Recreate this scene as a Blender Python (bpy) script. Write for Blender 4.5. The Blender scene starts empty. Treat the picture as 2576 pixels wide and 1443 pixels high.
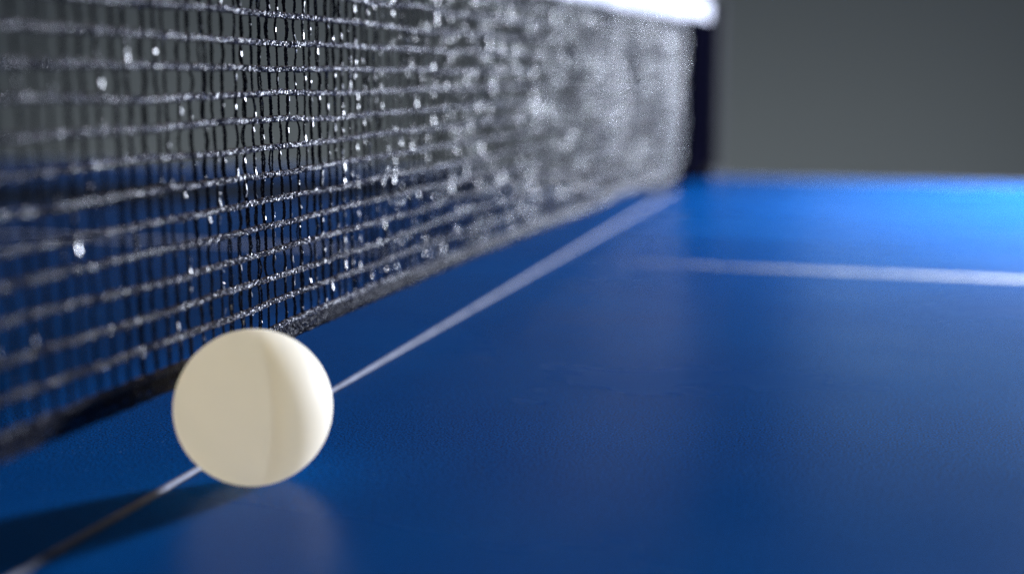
import bpy, math
import numpy as np
from mathutils import Vector

C = bpy.context.scene.collection
R = math.radians
rng = np.random.default_rng(7)

# Axes: X runs across the net (positive = the half with the ball), Y runs along the net,
# Z = 0 is the playing surface. Metres.
# ------------------------------------------------------------------ camera
cam_d = bpy.data.cameras.new('camera')
cam = bpy.data.objects.new('camera', cam_d); C.objects.link(cam)
cam.location = (0.16904, -0.26418, 0.105)
cam.rotation_euler = (R(90 - 9.99), 0, R(16.48))
cam_d.sensor_width = 36.0
cam_d.lens = 36.0 * 3100 / 2576
cam_d.clip_start = 0.01
cam_d.clip_end = 60
cam_d.dof.use_dof = True
cam_d.dof.focus_distance = 0.362
cam_d.dof.aperture_fstop = 4.3
bpy.context.scene.camera = cam

# ------------------------------------------------------------------ world, lamps, exposure
W = bpy.data.worlds.new('World'); bpy.context.scene.world = W
W.use_nodes = True
bg = W.node_tree.nodes['Background']
bg.inputs[0].default_value = (0.36, 0.60, 1.0, 1)
bg.inputs[1].default_value = 0.045

BALL = (.019, .00996)
def lamp(name, loc, target, size, power, color, spread=180):
    l = bpy.data.lights.new(name, 'AREA'); l.shape = 'DISK'; l.size = size
    l.energy = power; l.color = color; l.spread = R(spread)
    o = bpy.data.objects.new(name, l); C.objects.link(o)
    o.location = loc
    o.rotation_euler = (Vector(target) - Vector(loc)).to_track_quat('-Z', 'Y').to_euler()
    return o
lamp('key_lamp', (0.87, 1.47, 0.220), (0.02, 0.10, 0.02), 0.17, 122, (0.78, 0.85, 1.0))
lamp('camera_side_fill', (-.45, -1.05, .55), (BALL[0], BALL[1], .02), .3, 3.6, (1.0, .78, .66))  # added warm fill from the camera side, brightens the ball
lamp('far_table_fill', (.62, 1.25, .85), (.50, .80, 0), .25, 14, (.80, .90, 1.0), 48)  # added overhead light, brightens the far end of the table
# added lights: a strip for the far table sheen, a wash for the wall
def rect_light(name, loc, target, sx, sy, power, color):
    o = lamp(name, loc, target, sx, power, color); o.data.shape = 'RECTANGLE'; o.data.size = sx; o.data.size_y = sy; return o
rect_light('sheen_strip_light', (0.62, 3.55, 0.72), (0.3, 0.6, 0.0), 1.3, .16, 2.5, (0.45, 0.70, 1.0))
rect_light('wall_wash_fill', (-1.3, 3.1, -1.3), (-1.3, 4.2, .05), 4.5, .3, 8.8, (.90, .96, 1.0)).data.spread = R(90)

sc = bpy.context.scene
sc.view_settings.view_transform = 'Standard'
sc.view_settings.look = 'None'
sc.view_settings.exposure = 0
sc.view_settings.gamma = 1
sc.cycles.max_bounces = 16
sc.cycles.diffuse_bounces = 10
sc.cycles.glossy_bounces = 4
sc.cycles.transmission_bounces = 8
sc.cycles.sample_clamp_indirect = 4
sc.cycles.caustics_reflective = False
sc.cycles.use_denoising = True
sc.cycles.denoising_input_passes = 'RGB_ALBEDO_NORMAL'
sc.cycles.denoising_prefilter = 'NONE'
sc.cycles.use_adaptive_sampling = False
sc.cycles.sample_clamp_direct = 30

# ------------------------------------------------------------------ materials
def mat(name):
    m = bpy.data.materials.new(name); m.use_nodes = True
    nt = m.node_tree
    return m, nt, nt.nodes['Principled BSDF'], nt.nodes['Material Output']
def node(nt, kind, **kw):
    n = nt.nodes.new(kind)
    for k, v in kw.items(): setattr(n, k, v)
    return n
def ramp(nt, src, p0, c0, p1, c1):
    r = node(nt, 'ShaderNodeValToRGB')
    r.color_ramp.elements[0].position = p0; r.color_ramp.elements[0].color = c0
    r.color_ramp.elements[1].position = p1; r.color_ramp.elements[1].color = c1
    nt.links.new(src, r.inputs[0]); return r
def g(v): return (v, v, v, 1)
def noise(nt, scale, detail=2, rough=.5, vec=None, sc3=None):
    t = node(nt, 'ShaderNodeTexNoise')
    t.inputs['Scale'].default_value = scale; t.inputs['Detail'].default_value = detail
    t.inputs['Roughness'].default_value = rough
    tc = node(nt, 'ShaderNodeTexCoord')
    if sc3:
        mp = node(nt, 'ShaderNodeMapping'); mp.inputs['Scale'].default_value = sc3[0]; mp.inputs['Rotation'].default_value = sc3[1]
        nt.links.new(tc.outputs['Object'], mp.inputs[0]); nt.links.new(mp.outputs[0], t.inputs[0])
    else:
        nt.links.new(tc.outputs['Object'], t.inputs[0])
    return t

def table_material():
    m, nt, b, o = mat('blue_table_paint')
    lk = nt.links.new
    n1 = noise(nt, 5, 4, .6)
    col = ramp(nt, n1.outputs[0], .3, (0.0, 0.052, 0.225, 1), .7, (0.0, 0.076, 0.29, 1))
    # faint dusty film, wiped in streaks across the table
    n2 = noise(nt, 9, 5, .62, sc3=((.45, 1.6, 1), (0, 0, R(14))))
    dust = ramp(nt, n2.outputs[0], .55, g(0), .85, g(.04))
    mix = node(nt, 'ShaderNodeMixRGB'); lk(dust.outputs[0], mix.inputs[0]); lk(col.outputs[0], mix.inputs[1])
    mix.inputs[2].default_value = (.10, .28, .58, 1)
    # fine paint speckle, grain sparkle put into its colour, and tiny pale dust grains
    sp = noise(nt, 1600, 2, .7); sr = ramp(nt, sp.outputs[0], .38, g(.32), .62, g(1.42))
    mu = node(nt, 'ShaderNodeMixRGB', blend_type='MULTIPLY'); mu.inputs[0].default_value = 1
    lk(mix.outputs[0], mu.inputs[1]); lk(sr.outputs[0], mu.inputs[2])
    gn = noise(nt, 1100, 1, .5); gr = ramp(nt, gn.outputs[0], .735, g(0), .77, g(.35))
    m3 = node(nt, 'ShaderNodeMixRGB'); lk(gr.outputs[0], m3.inputs[0]); lk(mu.outputs[0], m3.inputs[1]); m3.inputs[2].default_value = (.16, .36, .62, 1)
    lk(m3.outputs[0], b.inputs['Base Color'])
    n3 = noise(nt, 6, 4, .6, sc3=((.5, 1.3, 1), (0, 0, R(-9))))
    rr = ramp(nt, n3.outputs[0], .35, g(.19), .68, g(.33))
    lk(rr.outputs[0], b.inputs['Roughness'])
    b.inputs['IOR'].default_value = 1.33
    b.inputs['Specular IOR Level'].default_value = .13
    nb = noise(nt, 1900, 3, .8)
    bp = node(nt, 'ShaderNodeBump'); bp.inputs['Strength'].default_value = .25; bp.inputs['Distance'].default_value = .0002
    lk(nb.outputs[0], bp.inputs['Height'])
    lk(bp.outputs[0], b.inputs['Normal'])
    return m
def paint(name, c, rough, bump=0, bscale=900, var=.1, spec=.5):
    m, nt, b, o = mat(name)
    n = noise(nt, 80, 4, .6)
    r = ramp(nt, n.outputs[0], .3, (c[0]*(1-var), c[1]*(1-var), c[2]*(1-var), 1), .7, (c[0], c[1], c[2], 1))
    nt.links.new(r.outputs[0], b.inputs['Base Color'])
    b.inputs['Roughness'].default_value = rough
    b.inputs['Specular IOR Level'].default_value = spec
    if bump:
        nb = noise(nt, bscale, 3, .6)
        bp = node(nt, 'ShaderNodeBump'); bp.inputs['Strength'].default_value = bump; bp.inputs['Distance'].default_value = .0003
        nt.links.new(nb.outputs[0], bp.inputs['Height']); nt.links.new(bp.outputs[0], b.inputs['Normal'])
    return m
def yarn(name, c, rough, spec, scale=2600, strength=.9, glint_col=None):
    m, nt, b, o = mat(name)
    b.inputs['Base Color'].default_value = (*c, 1)
    if glint_col:  # glint speckle of the threads painted into the base colour
        n_ = noise(nt, 2300, 2, .7); r_ = ramp(nt, n_.outputs[0], .44, (*c, 1), .62, (*glint_col, 1)); nt.links.new(r_.outputs[0], b.inputs['Base Color'])
    n = noise(nt, scale, 2, .6)
    r = ramp(nt, n.outputs[0], .35, g(rough * .6), .65, g(min(1, rough * 1.5)))
    nt.links.new(r.outputs[0], b.inputs['Roughness'])
    b.inputs['IOR'].default_value = 1.6
    b.inputs['Specular IOR Level'].default_value = spec
    bp = node(nt, 'ShaderNodeBump'); bp.inputs['Strength'].default_value = strength; bp.inputs['Distance'].default_value = .00012
    nt.links.new(n.outputs[0], bp.inputs['Height']); nt.links.new(bp.outputs[0], b.inputs['Normal'])
    return m
def ball_material(name, trans):
    m, nt, b, o = mat(name)
    lk = nt.links.new
    n = noise(nt, 30, 4, .55)
    r = ramp(nt, n.outputs[0], .3, (.88, .83, .73, 1), .7, (.92, .87, .78, 1))
    lk(r.outputs[0], b.inputs['Base Color'])
    b.inputs['Roughness'].default_value = .6
    b.inputs['Specular IOR Level'].default_value = .25
    nb = noise(nt, 900, 2, .5)
    bp = node(nt, 'ShaderNodeBump'); bp.inputs['Strength'].default_value = .12; bp.inputs['Distance'].default_value = .0001
    lk(nb.outputs[0], bp.inputs['Height']); lk(bp.outputs[0], b.inputs['Normal'])
    t = node(nt, 'ShaderNodeBsdfTranslucent'); t.inputs[0].default_value = (1.0, .915, .73, 1)
    mx = node(nt, 'ShaderNodeMixShader'); mx.inputs[0].default_value = trans
    if trans > .8:      # joint overlap; opacity ramp also adds the terminator's darker band
        tp = node(nt, 'ShaderNodeBsdfTransparent'); m2 = node(nt, 'ShaderNodeMixShader')
        tc = node(nt, 'ShaderNodeTexCoord'); sx = node(nt, 'ShaderNodeSeparateXYZ'); lk(tc.outputs['Object'], sx.inputs[0])
        q = node(nt, 'ShaderNodeValToRGB'); mr = node(nt, 'ShaderNodeMapRange')
        mr.inputs['From Min'].default_value = -.0016; mr.inputs['From Max'].default_value = .0050
        lk(sx.outputs['Z'], mr.inputs['Value']); lk(mr.outputs[0], q.inputs[0])
        e = q.color_ramp.elements; e[0].position = 0; e[0].color = g(1); e[1].position = 1; e[1].color = g(1)
        for p_, v_ in ((.18, .92), (.28, .48), (.42, .62), (.7, .82)): e.new(p_).color = g(v_)
        lk(q.outputs[0], m2.inputs[0])
        lk(tp.outputs[0], m2.inputs[2])
    lk(b.outputs[0], mx.inputs[1]); lk(t.outputs[0], mx.inputs[2])
    if trans > .8: lk(mx.outputs[0], m2.inputs[1]); mx = m2
    lk(mx.outputs[0], o.inputs[0])
    return m

M_table = table_material()
M_line = paint('white_line_paint', (.80, .80, .82), .4)
M_worn = paint('worn_white_line_paint', (.80, .80, .82), .35)
def wear(m):
    # paint rubbed away towards the net
    nt = m.node_tree; b = nt.nodes['Principled BSDF']
    tc = node(nt, 'ShaderNodeTexCoord'); sx = node(nt, 'ShaderNodeSeparateXYZ'); nt.links.new(tc.outputs['Object'], sx.inputs[0])
    mr = node(nt, 'ShaderNodeMapRange'); mr.inputs['From Min'].default_value = 0; mr.inputs['From Max'].default_value = .28
    mr.inputs['To Min'].default_value = -.45; mr.inputs['To Max'].default_value = .42
    nt.links.new(sx.outputs['X'], mr.inputs['Value'])
    n = noise(nt, 55, 5, .7); ad = node(nt, 'ShaderNodeMath', operation='ADD'); nt.links.new(mr.outputs[0], ad.inputs[0]); nt.links.new(n.outputs[0], ad.inputs[1])
    rp = ramp(nt, ad.outputs[0], .12, g(0), .88, g(1)); nt.links.new(rp.outputs[0], b.inputs['Alpha'])
wear(M_worn)
M_edge = paint('pale_edge_laminate', (.22, .23, .29), .8, .2, 500, .35, spec=.1)
M_core = paint('dark_board_core', (.015, .015, .02), .6)
M_wall = paint('grey_wall_paint', (.30, .32, .32), .9, 0, 900, .04)
M_tape = paint('white_net_tape', (.28, .28, .31), .9, .3, 1500, .05, spec=.1)
M_vert = yarn('black_warp_yarn', (.005, .005, .008), .20, .10, 4000, 1.0, (.022, .023, .034))
M_row = yarn('black_chain_yarn', (.012, .012, .018), .30, .9, 3000, 1.0, (.10, .105, .16))
M_glint = yarn('glossy_glint_facet', (.05, .05, .06), .27, 1.0, 900, .35)
M_fibre_glint = yarn('bright_fibre_glint', (.05, .055, .075), .28, 1.0, 900, .2)
M_loop_glint = yarn('bright_loop_glint', (.03, .03, .04), .44, 1.0, 900, .2, (.27, .28, .44))
M_hem = yarn('woven_hem_yarn', (.010, .010, .016), .36, .15, 2600, .9, (.05, .05, .07))
M_sleeve = paint('black_sleeve_cloth', (.0008, .0008, .0022), .9, .3, spec=.0)
M_post = paint('grey_post_enamel', (.004, .004, .006), .8, spec=.05)
M_black = paint('black_clamp_enamel', (.001, .001, .001), .6, spec=.1)
M_rim = ball_material('ball_joint_shade', .85)
M_ball = ball_material('ball_celluloid', .58)

# ------------------------------------------------------------------ mesh helpers
def raw_mesh(name, V, F, material, parent=None, smooth=False):
    """V (n,3) float array, F (m,4) int array of quads -> ONE mesh object."""
    me = bpy.data.meshes.new(name)
    V = np.asarray(V, np.float32); F = np.asarray(F, np.int32)
    me.vertices.add(len(V)); me.vertices.foreach_set('co', V.ravel())
    k = F.shape[1]
    me.loops.add(F.size); me.loops.foreach_set('vertex_index', F.ravel())
    me.polygons.add(len(F)); me.polygons.foreach_set('loop_start', np.arange(0, F.size, k, dtype=np.int32))
    me.update(calc_edges=True)
    me.polygons.foreach_set('use_smooth', np.full(len(F), smooth))
    me.materials.append(material)
    o = bpy.data.objects.new(name, me); C.objects.link(o); o.parent = parent
    return o
class MB:
    def __init__(s): s.V = []; s.F = []; s.n = 0
    def add(s, V, F):
        s.V.append(np.asarray(V, float).reshape(-1, 3)); s.F.append(np.asarray(F, int) + s.n); s.n += len(s.V[-1])
    def box(s, x0, x1, y0, y1, z0, z1):
        V = [(x, y, z) for z in (z0, z1) for y in (y0, y1) for x in (x0, x1)]
        s.add(V, [(0, 2, 3, 1), (4, 5, 7, 6), (0, 1, 5, 4), (2, 6, 7, 3), (0, 4, 6, 2), (1, 3, 7, 5)])
    def tubes(s, P, rad, e1, e2, sides=4, phase=0.0):
        """P (N,K,3) paths, rad (N,K) radii, cross-section axes e1,e2."""
        N, K, _ = P.shape
        a = np.arange(sides) * 2 * np.pi / sides + phase
        e1 = np.asarray(e1, float); e2 = np.asarray(e2, float)
        ring = np.cos(a)[:, None] * e1 + np.sin(a)[:, None] * e2
        V = P[:, :, None, :] + rad[:, :, None, None] * ring[None, None]
        idx = np.arange(N * K * sides).reshape(N, K, sides)
        A = idx[:, :-1, :]; B = idx[:, 1:, :]
        F = np.stack([A, np.roll(A, -1, 2), np.roll(B, -1, 2), B], -1).reshape(-1, 4)
        s.add(V.reshape(-1, 3), F)
    def build(s, name, m, parent=None, smooth=False):
        return raw_mesh(name, np.concatenate(s.V), np.concatenate(s.F), m, parent, smooth)
def bevel(o, w, seg=3):
    md = o.modifiers.new('bevel', 'BEVEL'); md.width = w; md.segments = seg; md.limit_method = 'ANGLE'
    return o
def thing(name, label, cat, loc=(0, 0, 0), group=None):
    o = bpy.data.objects.new(name, None); C.objects.link(o); o.location = loc
    o.empty_display_size = .02
    o['label'] = label; o['category'] = cat
    if group: o['group'] = group
    return o
def local(o, parent):
    """children are modelled in scene coordinates: cancel the parent's offset."""
    o.parent = parent; o.matrix_parent_inverse = parent.matrix_world.inverted(); return o
def smooth_noise(shape, cells, axis_len, amp, r=rng):
    """1-D band-limited noise along the last axis for every row."""
    N = shape[0]; K = shape[1]
    knots = r.normal(0, 1, (N, cells + 3))
    x = np.linspace(0, cells, K); i = x.astype(int); t = x - i; t = t * t * (3 - 2 * t)
    return amp * (knots[:, i] * (1 - t) + knots[:, i + 1] * t)

# ------------------------------------------------------------------ the setting: the plain wall behind
mb = MB(); mb.box(-4, 6, 4.2, 4.3, -2.2, 3.0)
w = mb.build('wall', M_wall); w['kind'] = 'structure'

# ------------------------------------------------------------------ the table: two halves meeting under the net
YE = 0.966; YN = YE - 1.132; LEN = 1.03; CY = 0.400
table = thing('table_tennis_table', 'blue table tennis table with a white centre line, filling the lower picture', 'table')
STEP = .0006                                           # the far half stands a hair proud of the near half
mb = MB(); mb.box(.0006, LEN, YN, YE, -.018, 0)
near = bevel(mb.build('tabletop', M_table, table), .0004)
mb = MB(); mb.box(-LEN, -.0019, YN, YE, -.018, STEP)
far = bevel(mb.build('tabletop', M_table, table), .0004)
# pale laminated edge of the proud half, showing as a thin bright line
K = 900; ys = np.linspace(YN, .825, K)
wob = smooth_noise((1, K), 60, 0, .00006)[0] + smooth_noise((1, K), 300, 0, .00004)[0]
chip = np.clip(smooth_noise((1, K), 120, 0, 1.)[0] - 1.3, 0, 1) * .00035
prof = [(-.00185, -.006), (-.00185, STEP + .00002), (-.0013, STEP + .00012), (-.0008, STEP - .0002), (-.0004, STEP - .0008), (-.0004, -.006)]
V = np.array([[(px - chip[i] + wob[i] * (px > -.001), ys[i], pz - chip[i] * (pz > 0)) for px, pz in prof] for i in range(K)])
idx = np.arange(K * 6).reshape(K, 6)
F = np.stack([idx[:-1, :-1], idx[1:, :-1], idx[1:, 1:], idx[:-1, 1:]], -1).reshape(-1, 4)
raw_mesh('edge_strip', V.reshape(-1, 3), F, M_edge, far, True)
def strip(name, x0, x1, y0, y1, z, parent, h=.0003):
    m_ = MB(); m_.box(x0, x1, y0, y1, z - .002, z + h); return m_.build(name, M_line, parent)
strip('centre_line', .004, LEN - .001, CY - .005, CY + .005, 0, near).data.materials[0] = M_worn
strip('centre_line', -LEN + .001, -.10, CY - .0035, CY + .0035, STEP, far)
strip('side_line', .0012, LEN - .001, YE - .0036, YE - .0006, 0, near)
strip('side_line', -LEN + .001, -.0025, YE - .0125, YE - .0006, STEP, far)
for x0, x1 in ((.03, LEN - .02), (-LEN + .02, -.03)):
    for y0 in (YN + .02, YE - .04):
        mb = MB(); mb.box(x0, x1, y0, y0 + .02, -.06, -.0185); mb.build('frame_rail', M_black, table)

# ------------------------------------------------------------------ the net
net = thing('table_tennis_net', 'black mesh net with a white top tape, stretched across the blue table', 'net')
Y0, Y1 = -.16, .985                                    # along the table, to the post
HEM = .0052
def bottom(y):
    return np.interp(y, [-.2, -.06, .07, .28, .50, .80, .985], [.0270, .0268, .0243, .0228, .0198, .0135, .0085])
def top(y):
    return np.interp(y, [-.2, .2, .42, .65, .985], [.1435, .1430, .1435, .1475, .1515])
BOW_K = smooth_noise((1, 400), 9, 0, 1.)[0]
def bow(y):                                            # slack cloth waves a little out of its plane
    return .0012 * np.interp(y, np.linspace(Y0, Y1, 400), BOW_K)
NR = 15
def row_z(y, k):                                       # height of the k-th cord (0 = top of the hem)
    b = bottom(y) + HEM; return b + (top(y) - b) * k / NR

# vertical yarns: three loosely plied strands each
ycur = Y0; vy = []
while ycur < Y1 - .006:
    vy.append(ycur); ycur += .0058 + rng.normal(0, .00035)
vy = np.array(vy); NV = len(vy)
Kc = 30                                                # samples per cell
K = NR * Kc + 1
tt = np.linspace(0, NR, K)
zz = row_z(vy[:, None], tt[None, :])
# each cell of a yarn bulges by its own amount; ends shift from cord to cord
shift = rng.normal(0, .00018, (NV, NR + 1)); shift += np.cumsum(rng.normal(0, .00012, (NV, NR + 1)), 1)
cell = np.minimum(tt.astype(int), NR - 1); fr = tt - cell
sm = fr * fr * (3 - 2 * fr)
base = shift[:, cell] * (1 - sm) + shift[:, cell + 1] * sm
bul = rng.normal(0, .00017, (NV, NR))[:, cell] * np.sin(np.pi * fr)
yy = vy[:, None] + base + bul
xx = bow(yy) + rng.normal(0, .0003, (NV, NR))[:, cell] * np.sin(np.pi * fr) + .00025
mb = MB()
spread = rng.uniform(.00024, .00042, (NV, NR))
open_ = (rng.random((NV, NR)) < .03) * rng.uniform(.0003, .0008, (NV, NR))
sp = (spread + open_)[:, cell] * np.sin(np.pi * np.clip(fr, .03, .97)) ** .5 + .00010
for j in range(3):
    ph = 2 * np.pi * j / 3 + rng.uniform(0, 6.28, (NV, 1)) + tt[None, :] * rng.normal(0, .22, (NV, 1))
    P = np.stack([xx + sp * np.sin(ph) * .8, yy + sp * np.cos(ph), zz], -1)
    P[..., :2] += rng.normal(0, .00006, P[..., :2].shape)
    rad = rng.uniform(.00020, .00036, (NV, K))
    mb.tubes(P, rad, (1, 0, 0), (0, 1, 0), 4, rng.uniform(0, 1.5))
netting = mb.build('netting', M_vert, net)

# horizontal cords: chain-knitted, loops winding round each cord
step = .00016
K = int((Y1 - Y0) / step); yr = np.linspace(Y0, Y1, K)
ks = np.arange(0, NR + 1)
zr = row_z(yr[None, :], ks[:, None]) + smooth_noise((NR + 1, K), 190, 0, .00010) + smooth_noise((NR + 1, K), 30, 0, .0003)
xr = bow(yr)[None, :] + .0004 + smooth_noise((NR + 1, K), 150, 0, .00015)
yrr = np.broadcast_to(yr, zr.shape)
mb = MB()
for j in range(5):
    ph = 2 * np.pi * yrr / (.00092 + .00012 * j) + 1.256 * j + rng.uniform(0, 6.28, (NR + 1, 1)) + smooth_noise(zr.shape, 400, 0, .8)
    amp = .00064 * (1 + .4 * rng.normal(0, 1, zr.shape).clip(-1, 1))
    P = np.stack([xr + amp * np.cos(ph) * .9, yrr + .0002 * np.sin(2 * ph), zr + amp * np.sin(ph)], -1)
    rad = rng.uniform(.00013, .00029, zr.shape)
    mb.tubes(P, rad, (1, 0, 0), (0, 0, 1), 4, rng.uniform(0, 1.5))
mb.build('cord', M_row, netting)['kind'] = 'stuff'

# added glint facets on yarns and cords, angled to flash at the camera
def flakes(name, cx, cy, cz, hl, hw, ang, elev, m):
    """small curved facets: normal given by azimuth ang and elevation elev, long axis upright."""
    N = len(cx)
    n = np.stack([np.cos(ang) * np.cos(elev), np.sin(ang) * np.cos(elev), np.sin(elev)], -1)
    t = np.stack([-np.sin(ang), np.cos(ang), np.zeros(N)], -1); u = np.cross(n, t)
    c = np.stack([cx, cy, cz], -1)
    V = np.empty((N, 6, 3))
    for q, (a_, b_, lift) in enumerate([(-1, -1, 0), (0, -1, .25), (1, -1, 0), (1, 1, 0), (0, 1, .25), (-1, 1, 0)]):
        V[:, q] = c + t * (hw * a_)[:, None] + u * (hl * b_)[:, None] + n * (lift * hw)[:, None]
    b0 = np.arange(N)[:, None] * 6
    F = np.concatenate([b0 + np.array([[0, 1, 4, 5]]), b0 + np.array([[1, 2, 3, 4]])])
    raw_mesh(name, V.reshape(-1, 3), F, m, netting, True)['kind'] = 'stuff'
def on_yarns(N):
    gy = Y0 + (Y1 - .06 - Y0) * rng.random(N) ** .62; iv = np.clip(np.searchsorted(vy, gy), 0, NV - 1); ir = rng.integers(0, NR, N)
    gf = rng.uniform(.12, .88, N); ky = ((ir + gf) / NR * (yy.shape[1] - 1)).astype(int)
    return xx[iv, ky], yy[iv, ky], row_z(vy[iv], ir + gf)
N = 8000
x_, y_, z_ = on_yarns(N)
keep = rng.random(N) < np.interp(y_, [-.15, .05, .12, .45, .9], [.22, .30, 1, .34, .14])
x_, y_, z_ = x_[keep], y_[keep], z_[keep]; N = len(x_)
ang = rng.uniform(-.95, .6, N); far_ = np.interp(y_, [.0, .15, .35, .8], [1, 1.1, 2.2, 3.6])  # facets enlarged along the net so distant glints stay visible
flakes('glint_facet', x_ + .00052 * np.cos(ang), y_ + .00052 * np.sin(ang), z_, rng.uniform(.0003, .0010, N) * far_,
       rng.uniform(.00018, .00030, N) * np.sqrt(far_), ang, rng.normal(.08, .15, N), M_glint)
N = 15000
x_, y_, z_ = on_yarns(N); keep = rng.random(N) < np.interp(y_, [-.15, .03, .12, .4, .9], [.25, .4, 1, .3, .0])
x_, y_, z_ = x_[keep], y_[keep], z_[keep]; N = len(x_); ang = rng.uniform(-1.5, 1.2, N)
flakes('fibre_glint', x_ + .00050 * np.cos(ang), y_ + .00050 * np.sin(ang), z_, rng.uniform(.00010, .00028, N),
       rng.uniform(.00005, .00011, N), ang, rng.normal(.05, .35, N), M_fibre_glint)
N = 170000
y_ = rng.uniform(Y0, Y1 - .06, N); y_ = y_[rng.random(N) < np.interp(y_, [-.15, -.02, .08, .45, .75], [.18, .35, 1, .9, .4])]; N = len(y_); k_ = rng.integers(0, NR + 1, N)
j_ = ((y_ - Y0) / (Y1 - Y0) * (len(yr) - 1)).astype(int)
ang = rng.normal(-.1, .7, N); el = rng.uniform(-.9, 1.3, N)
rr_ = rng.uniform(.00070, .00102, N)
flakes('loop_glint', xr[k_, j_] + rr_ * np.cos(el), y_, zr[k_, j_] + rr_ * np.sin(el), rng.uniform(.00010, .00020, N),
       rng.uniform(.00007, .00015, N), ang, el * .55 + rng.normal(0, .35, N), M_loop_glint)

# stray fuzz along the cords
NF = 5000
fy = rng.uniform(-.02, .22, NF); fk = rng.integers(0, NR + 1, NF)
fz = row_z(fy, fk)
Kf = 6; s = np.linspace(0, 1, Kf)
dirs = rng.normal(0, 1, (NF, 3)); dirs /= np.linalg.norm(dirs, axis=1)[:, None]
curl = rng.normal(0, 1, (NF, 3)) * .0005
L = rng.uniform(.0005, .0016, NF)[:, None, None]
P = np.stack([bow(fy) + .0004, fy, fz], -1)[:, None, :] + dirs[:, None, :] * L * s[None, :, None] + curl[:, None, :] * (s ** 2)[None, :, None]
mb = MB(); mb.tubes(P, np.full((NF, Kf), .000022), (1, 0, 0), (0, .7, .7), 3)
mb.build('fuzz', M_row, netting)['kind'] = 'stuff'

# hem: dense woven band along the bottom
mb = MB()
K = int((Y1 - Y0) / .0007); yh = np.linspace(Y0, Y1, K)
zb = bottom(yh); xb = bow(yh)
NH = int((Y1 - Y0) / .00062); hy = np.linspace(Y0, Y1, NH) + rng.normal(0, .00012, NH)
KK = 14; q = np.linspace(0, 1, KK)[None, :]
lean = rng.normal(0, .0005, (NH, 1))
zig = rng.normal(0, .00012, (NH, KK))
P = np.stack([bow(hy)[:, None] + .0002 + rng.normal(0, .0002, (NH, KK)), hy[:, None] + lean * (q - .5) + zig,
              bottom(hy)[:, None] + HEM * q + rng.normal(0, .00040, (NH, 1)) * (1 - q * .6)], -1)
mb.tubes(P, rng.uniform(.00019, .00036, (NH, KK)), (1, 0, 0), (0, 1, 0), 4, .4)
for zo, xo in ((.0, .0004), (.0006, .0003), (HEM, .0004)):
    for j in range(2):
        ph = 2 * np.pi * yh / .0013 + np.pi * j + smooth_noise((1, K), 300, 0, .8)[0]
        P = np.stack([xb + xo + .0003 * np.cos(ph), yh, zb + zo + .0003 * np.sin(ph)], -1)[None]
        mb.tubes(P, rng.uniform(.0002, .0003, (1, K)), (1, 0, 0), (0, 0, 1), 4)
mb.build('bottom_hem', M_hem, net)
mb = MB(); mb.tubes(np.stack([xb - .0006, yh, zb + HEM * .5], -1)[None], np.full((1, K), .0009), (.25, 0, 0), (0, 0, 1.1), 6)
mb.build('tension_cord', M_sleeve, net, True)

# white tape folded over the top edge
def tape(x0, x1):
    K = 160; y = np.linspace(Y0, YE + .022, K); xb = bow(y)
    h = .020; prof = [(x1, -.0005), (x1, h * .5), (x1, h - .001), (x1 * .5 + x0 * .5, h), (x0, h - .001), (x0, h * .5), (x0, -.0005)]
    V = np.array([[(xb[i] + a, y[i], top(y[i]) + b) for a, b in prof] for i in range(K)])
    n_ = len(prof); idx = np.arange(K * n_).reshape(K, n_)
    A = idx[:-1]; B = idx[1:]
    F = np.stack([A, B, np.roll(B, -1, 1), np.roll(A, -1, 1)], -1).reshape(-1, 4)
    return raw_mesh('top_tape', V.reshape(-1, 3), F, M_tape, net, False)
tape(-.0014, .0016)
# black cloth sleeve at the end of the net, slipped over the post
K = 40
zz_ = np.linspace(.004, .152, K)
inner = .862 - .075 * np.clip(1 - (zz_ - .004) / .030, 0, 1) ** 1.6
V = []
for i in range(K):
    z = zz_[i]; y0 = inner[i]
    V.append([(-.0040, y0, z), (-.0050, .990, z), (.0, 1.0, z), (.0050, .990, z), (.0042, y0, z), (.0, y0 - .002, z)])
V = np.array(V); idx = np.arange(K * 6).reshape(K, 6); A = idx[:-1]; B = idx[1:]
F = np.stack([A, np.roll(A, -1, 1), np.roll(B, -1, 1), B], -1).reshape(-1, 4)
raw_mesh('end_sleeve', V.reshape(-1, 3), F, M_sleeve, net, True)

# ------------------------------------------------------------------ the post with its clamp
post = thing('net_post', 'dark grey net post clamped to the far edge of the table', 'net post', (0, .984, 0))
def pt(mb, name, m, smooth=False, parent=post):
    o = mb.build(name, m, None, smooth)
    bpy.context.view_layer.update(); local(o, parent); return o
mb = MB(); K = 12
P = np.stack([np.full(K, .003), np.full(K, 1.012), np.linspace(-.03, .172, K)], -1)[None]
mb.tubes(P, np.full((1, K), .0110), (1, 0, 0), (0, 1, 0), 24)
pt(mb, 'pole', M_post, True)
mb = MB(); mb.box(-.016, .018, .926, 1.02, .0012, .0075)
bevel(pt(mb, 'clamp', M_black), .002)
mb = MB(); mb.box(-.016, .018, .996, 1.02, -.06, .0012)
bevel(pt(mb, 'bracket', M_black), .002)
mb = MB(); mb.box(-.012, .014, .93, 1.0, -.06, -.05)
bevel(pt(mb, 'lower_jaw', M_black), .002)

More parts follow.
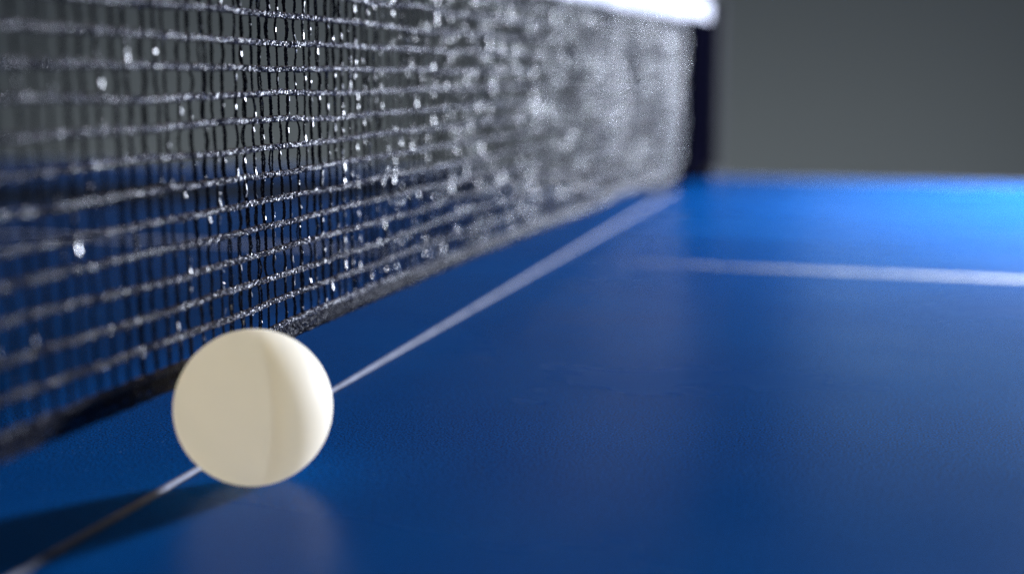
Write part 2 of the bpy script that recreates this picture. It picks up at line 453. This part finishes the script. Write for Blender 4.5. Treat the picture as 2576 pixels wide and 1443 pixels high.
# ------------------------------------------------------------------ the ball: a thin hollow shell
BX, BY, BR = .0190, .00996, .0200
ball = thing('table_tennis_ball', 'cream white table tennis ball resting on the blue table in front of the net', 'ball', (BX, BY, 0))
bpy.context.view_layer.update()
def sphere(rad, seg=128, rings=64):
    th = np.linspace(0, np.pi, rings + 1)[:, None]; ph = (np.arange(seg) * 2 * np.pi / seg)[None, :]
    V = np.stack([np.sin(th) * np.cos(ph), np.sin(th) * np.sin(ph), np.cos(th) * np.ones_like(ph)], -1) * rad
    idx = np.arange((rings + 1) * seg).reshape(rings + 1, seg)
    A = idx[:-1]; B = idx[1:]
    F = np.stack([A, B, np.roll(B, -1, 1), np.roll(A, -1, 1)], -1).reshape(-1, 4)
    return V.reshape(-1, 3), F
import bmesh
def clean(o):
    bm = bmesh.new(); bm.from_mesh(o.data); bmesh.ops.remove_doubles(bm, verts=bm.verts, dist=1e-7)
    bmesh.ops.recalc_face_normals(bm, faces=bm.faces); bm.to_mesh(o.data); bm.free()
V, F = sphere(BR)
o = raw_mesh('shell', V, F, M_ball, None, True); clean(o)
for p in o.data.polygons: p.use_smooth = True
o.location = (BX, BY, BR + .0009 * 0); bpy.context.view_layer.update(); local(o, ball)
# the welded joint inside the shell, its belt widened to add terminator shade
mb = MB(); K = 129; a = np.linspace(0, 2 * np.pi, K)
V = []
for rr_, zz2 in [(BR - .0004, zq) for zq in np.linspace(-.0016, .0050, 9)]:
    V.append(np.stack([np.cos(a) * math.sqrt(rr_**2 - zz2**2), np.sin(a) * math.sqrt(rr_**2 - zz2**2), np.full(K, zz2)], -1))
V = np.stack(V, 1); idx = np.arange(K * 9).reshape(K, 9); A = idx[:-1, :-1]; B = idx[1:, :-1]
F = np.stack([A, B, idx[1:, 1:], idx[:-1, 1:]], -1).reshape(-1, 4)
belt = raw_mesh('joint_shade_belt', V.reshape(-1, 3), F, M_rim, None, True)
belt.location = (BX, BY, BR)
# belt's axis is level, so the joint stands upright a little right of the middle as seen here
belt.rotation_euler = Vector((0.736, 0.676, -.05)).to_track_quat('Z', 'Y').to_euler()
bpy.context.view_layer.update(); local(belt, ball)
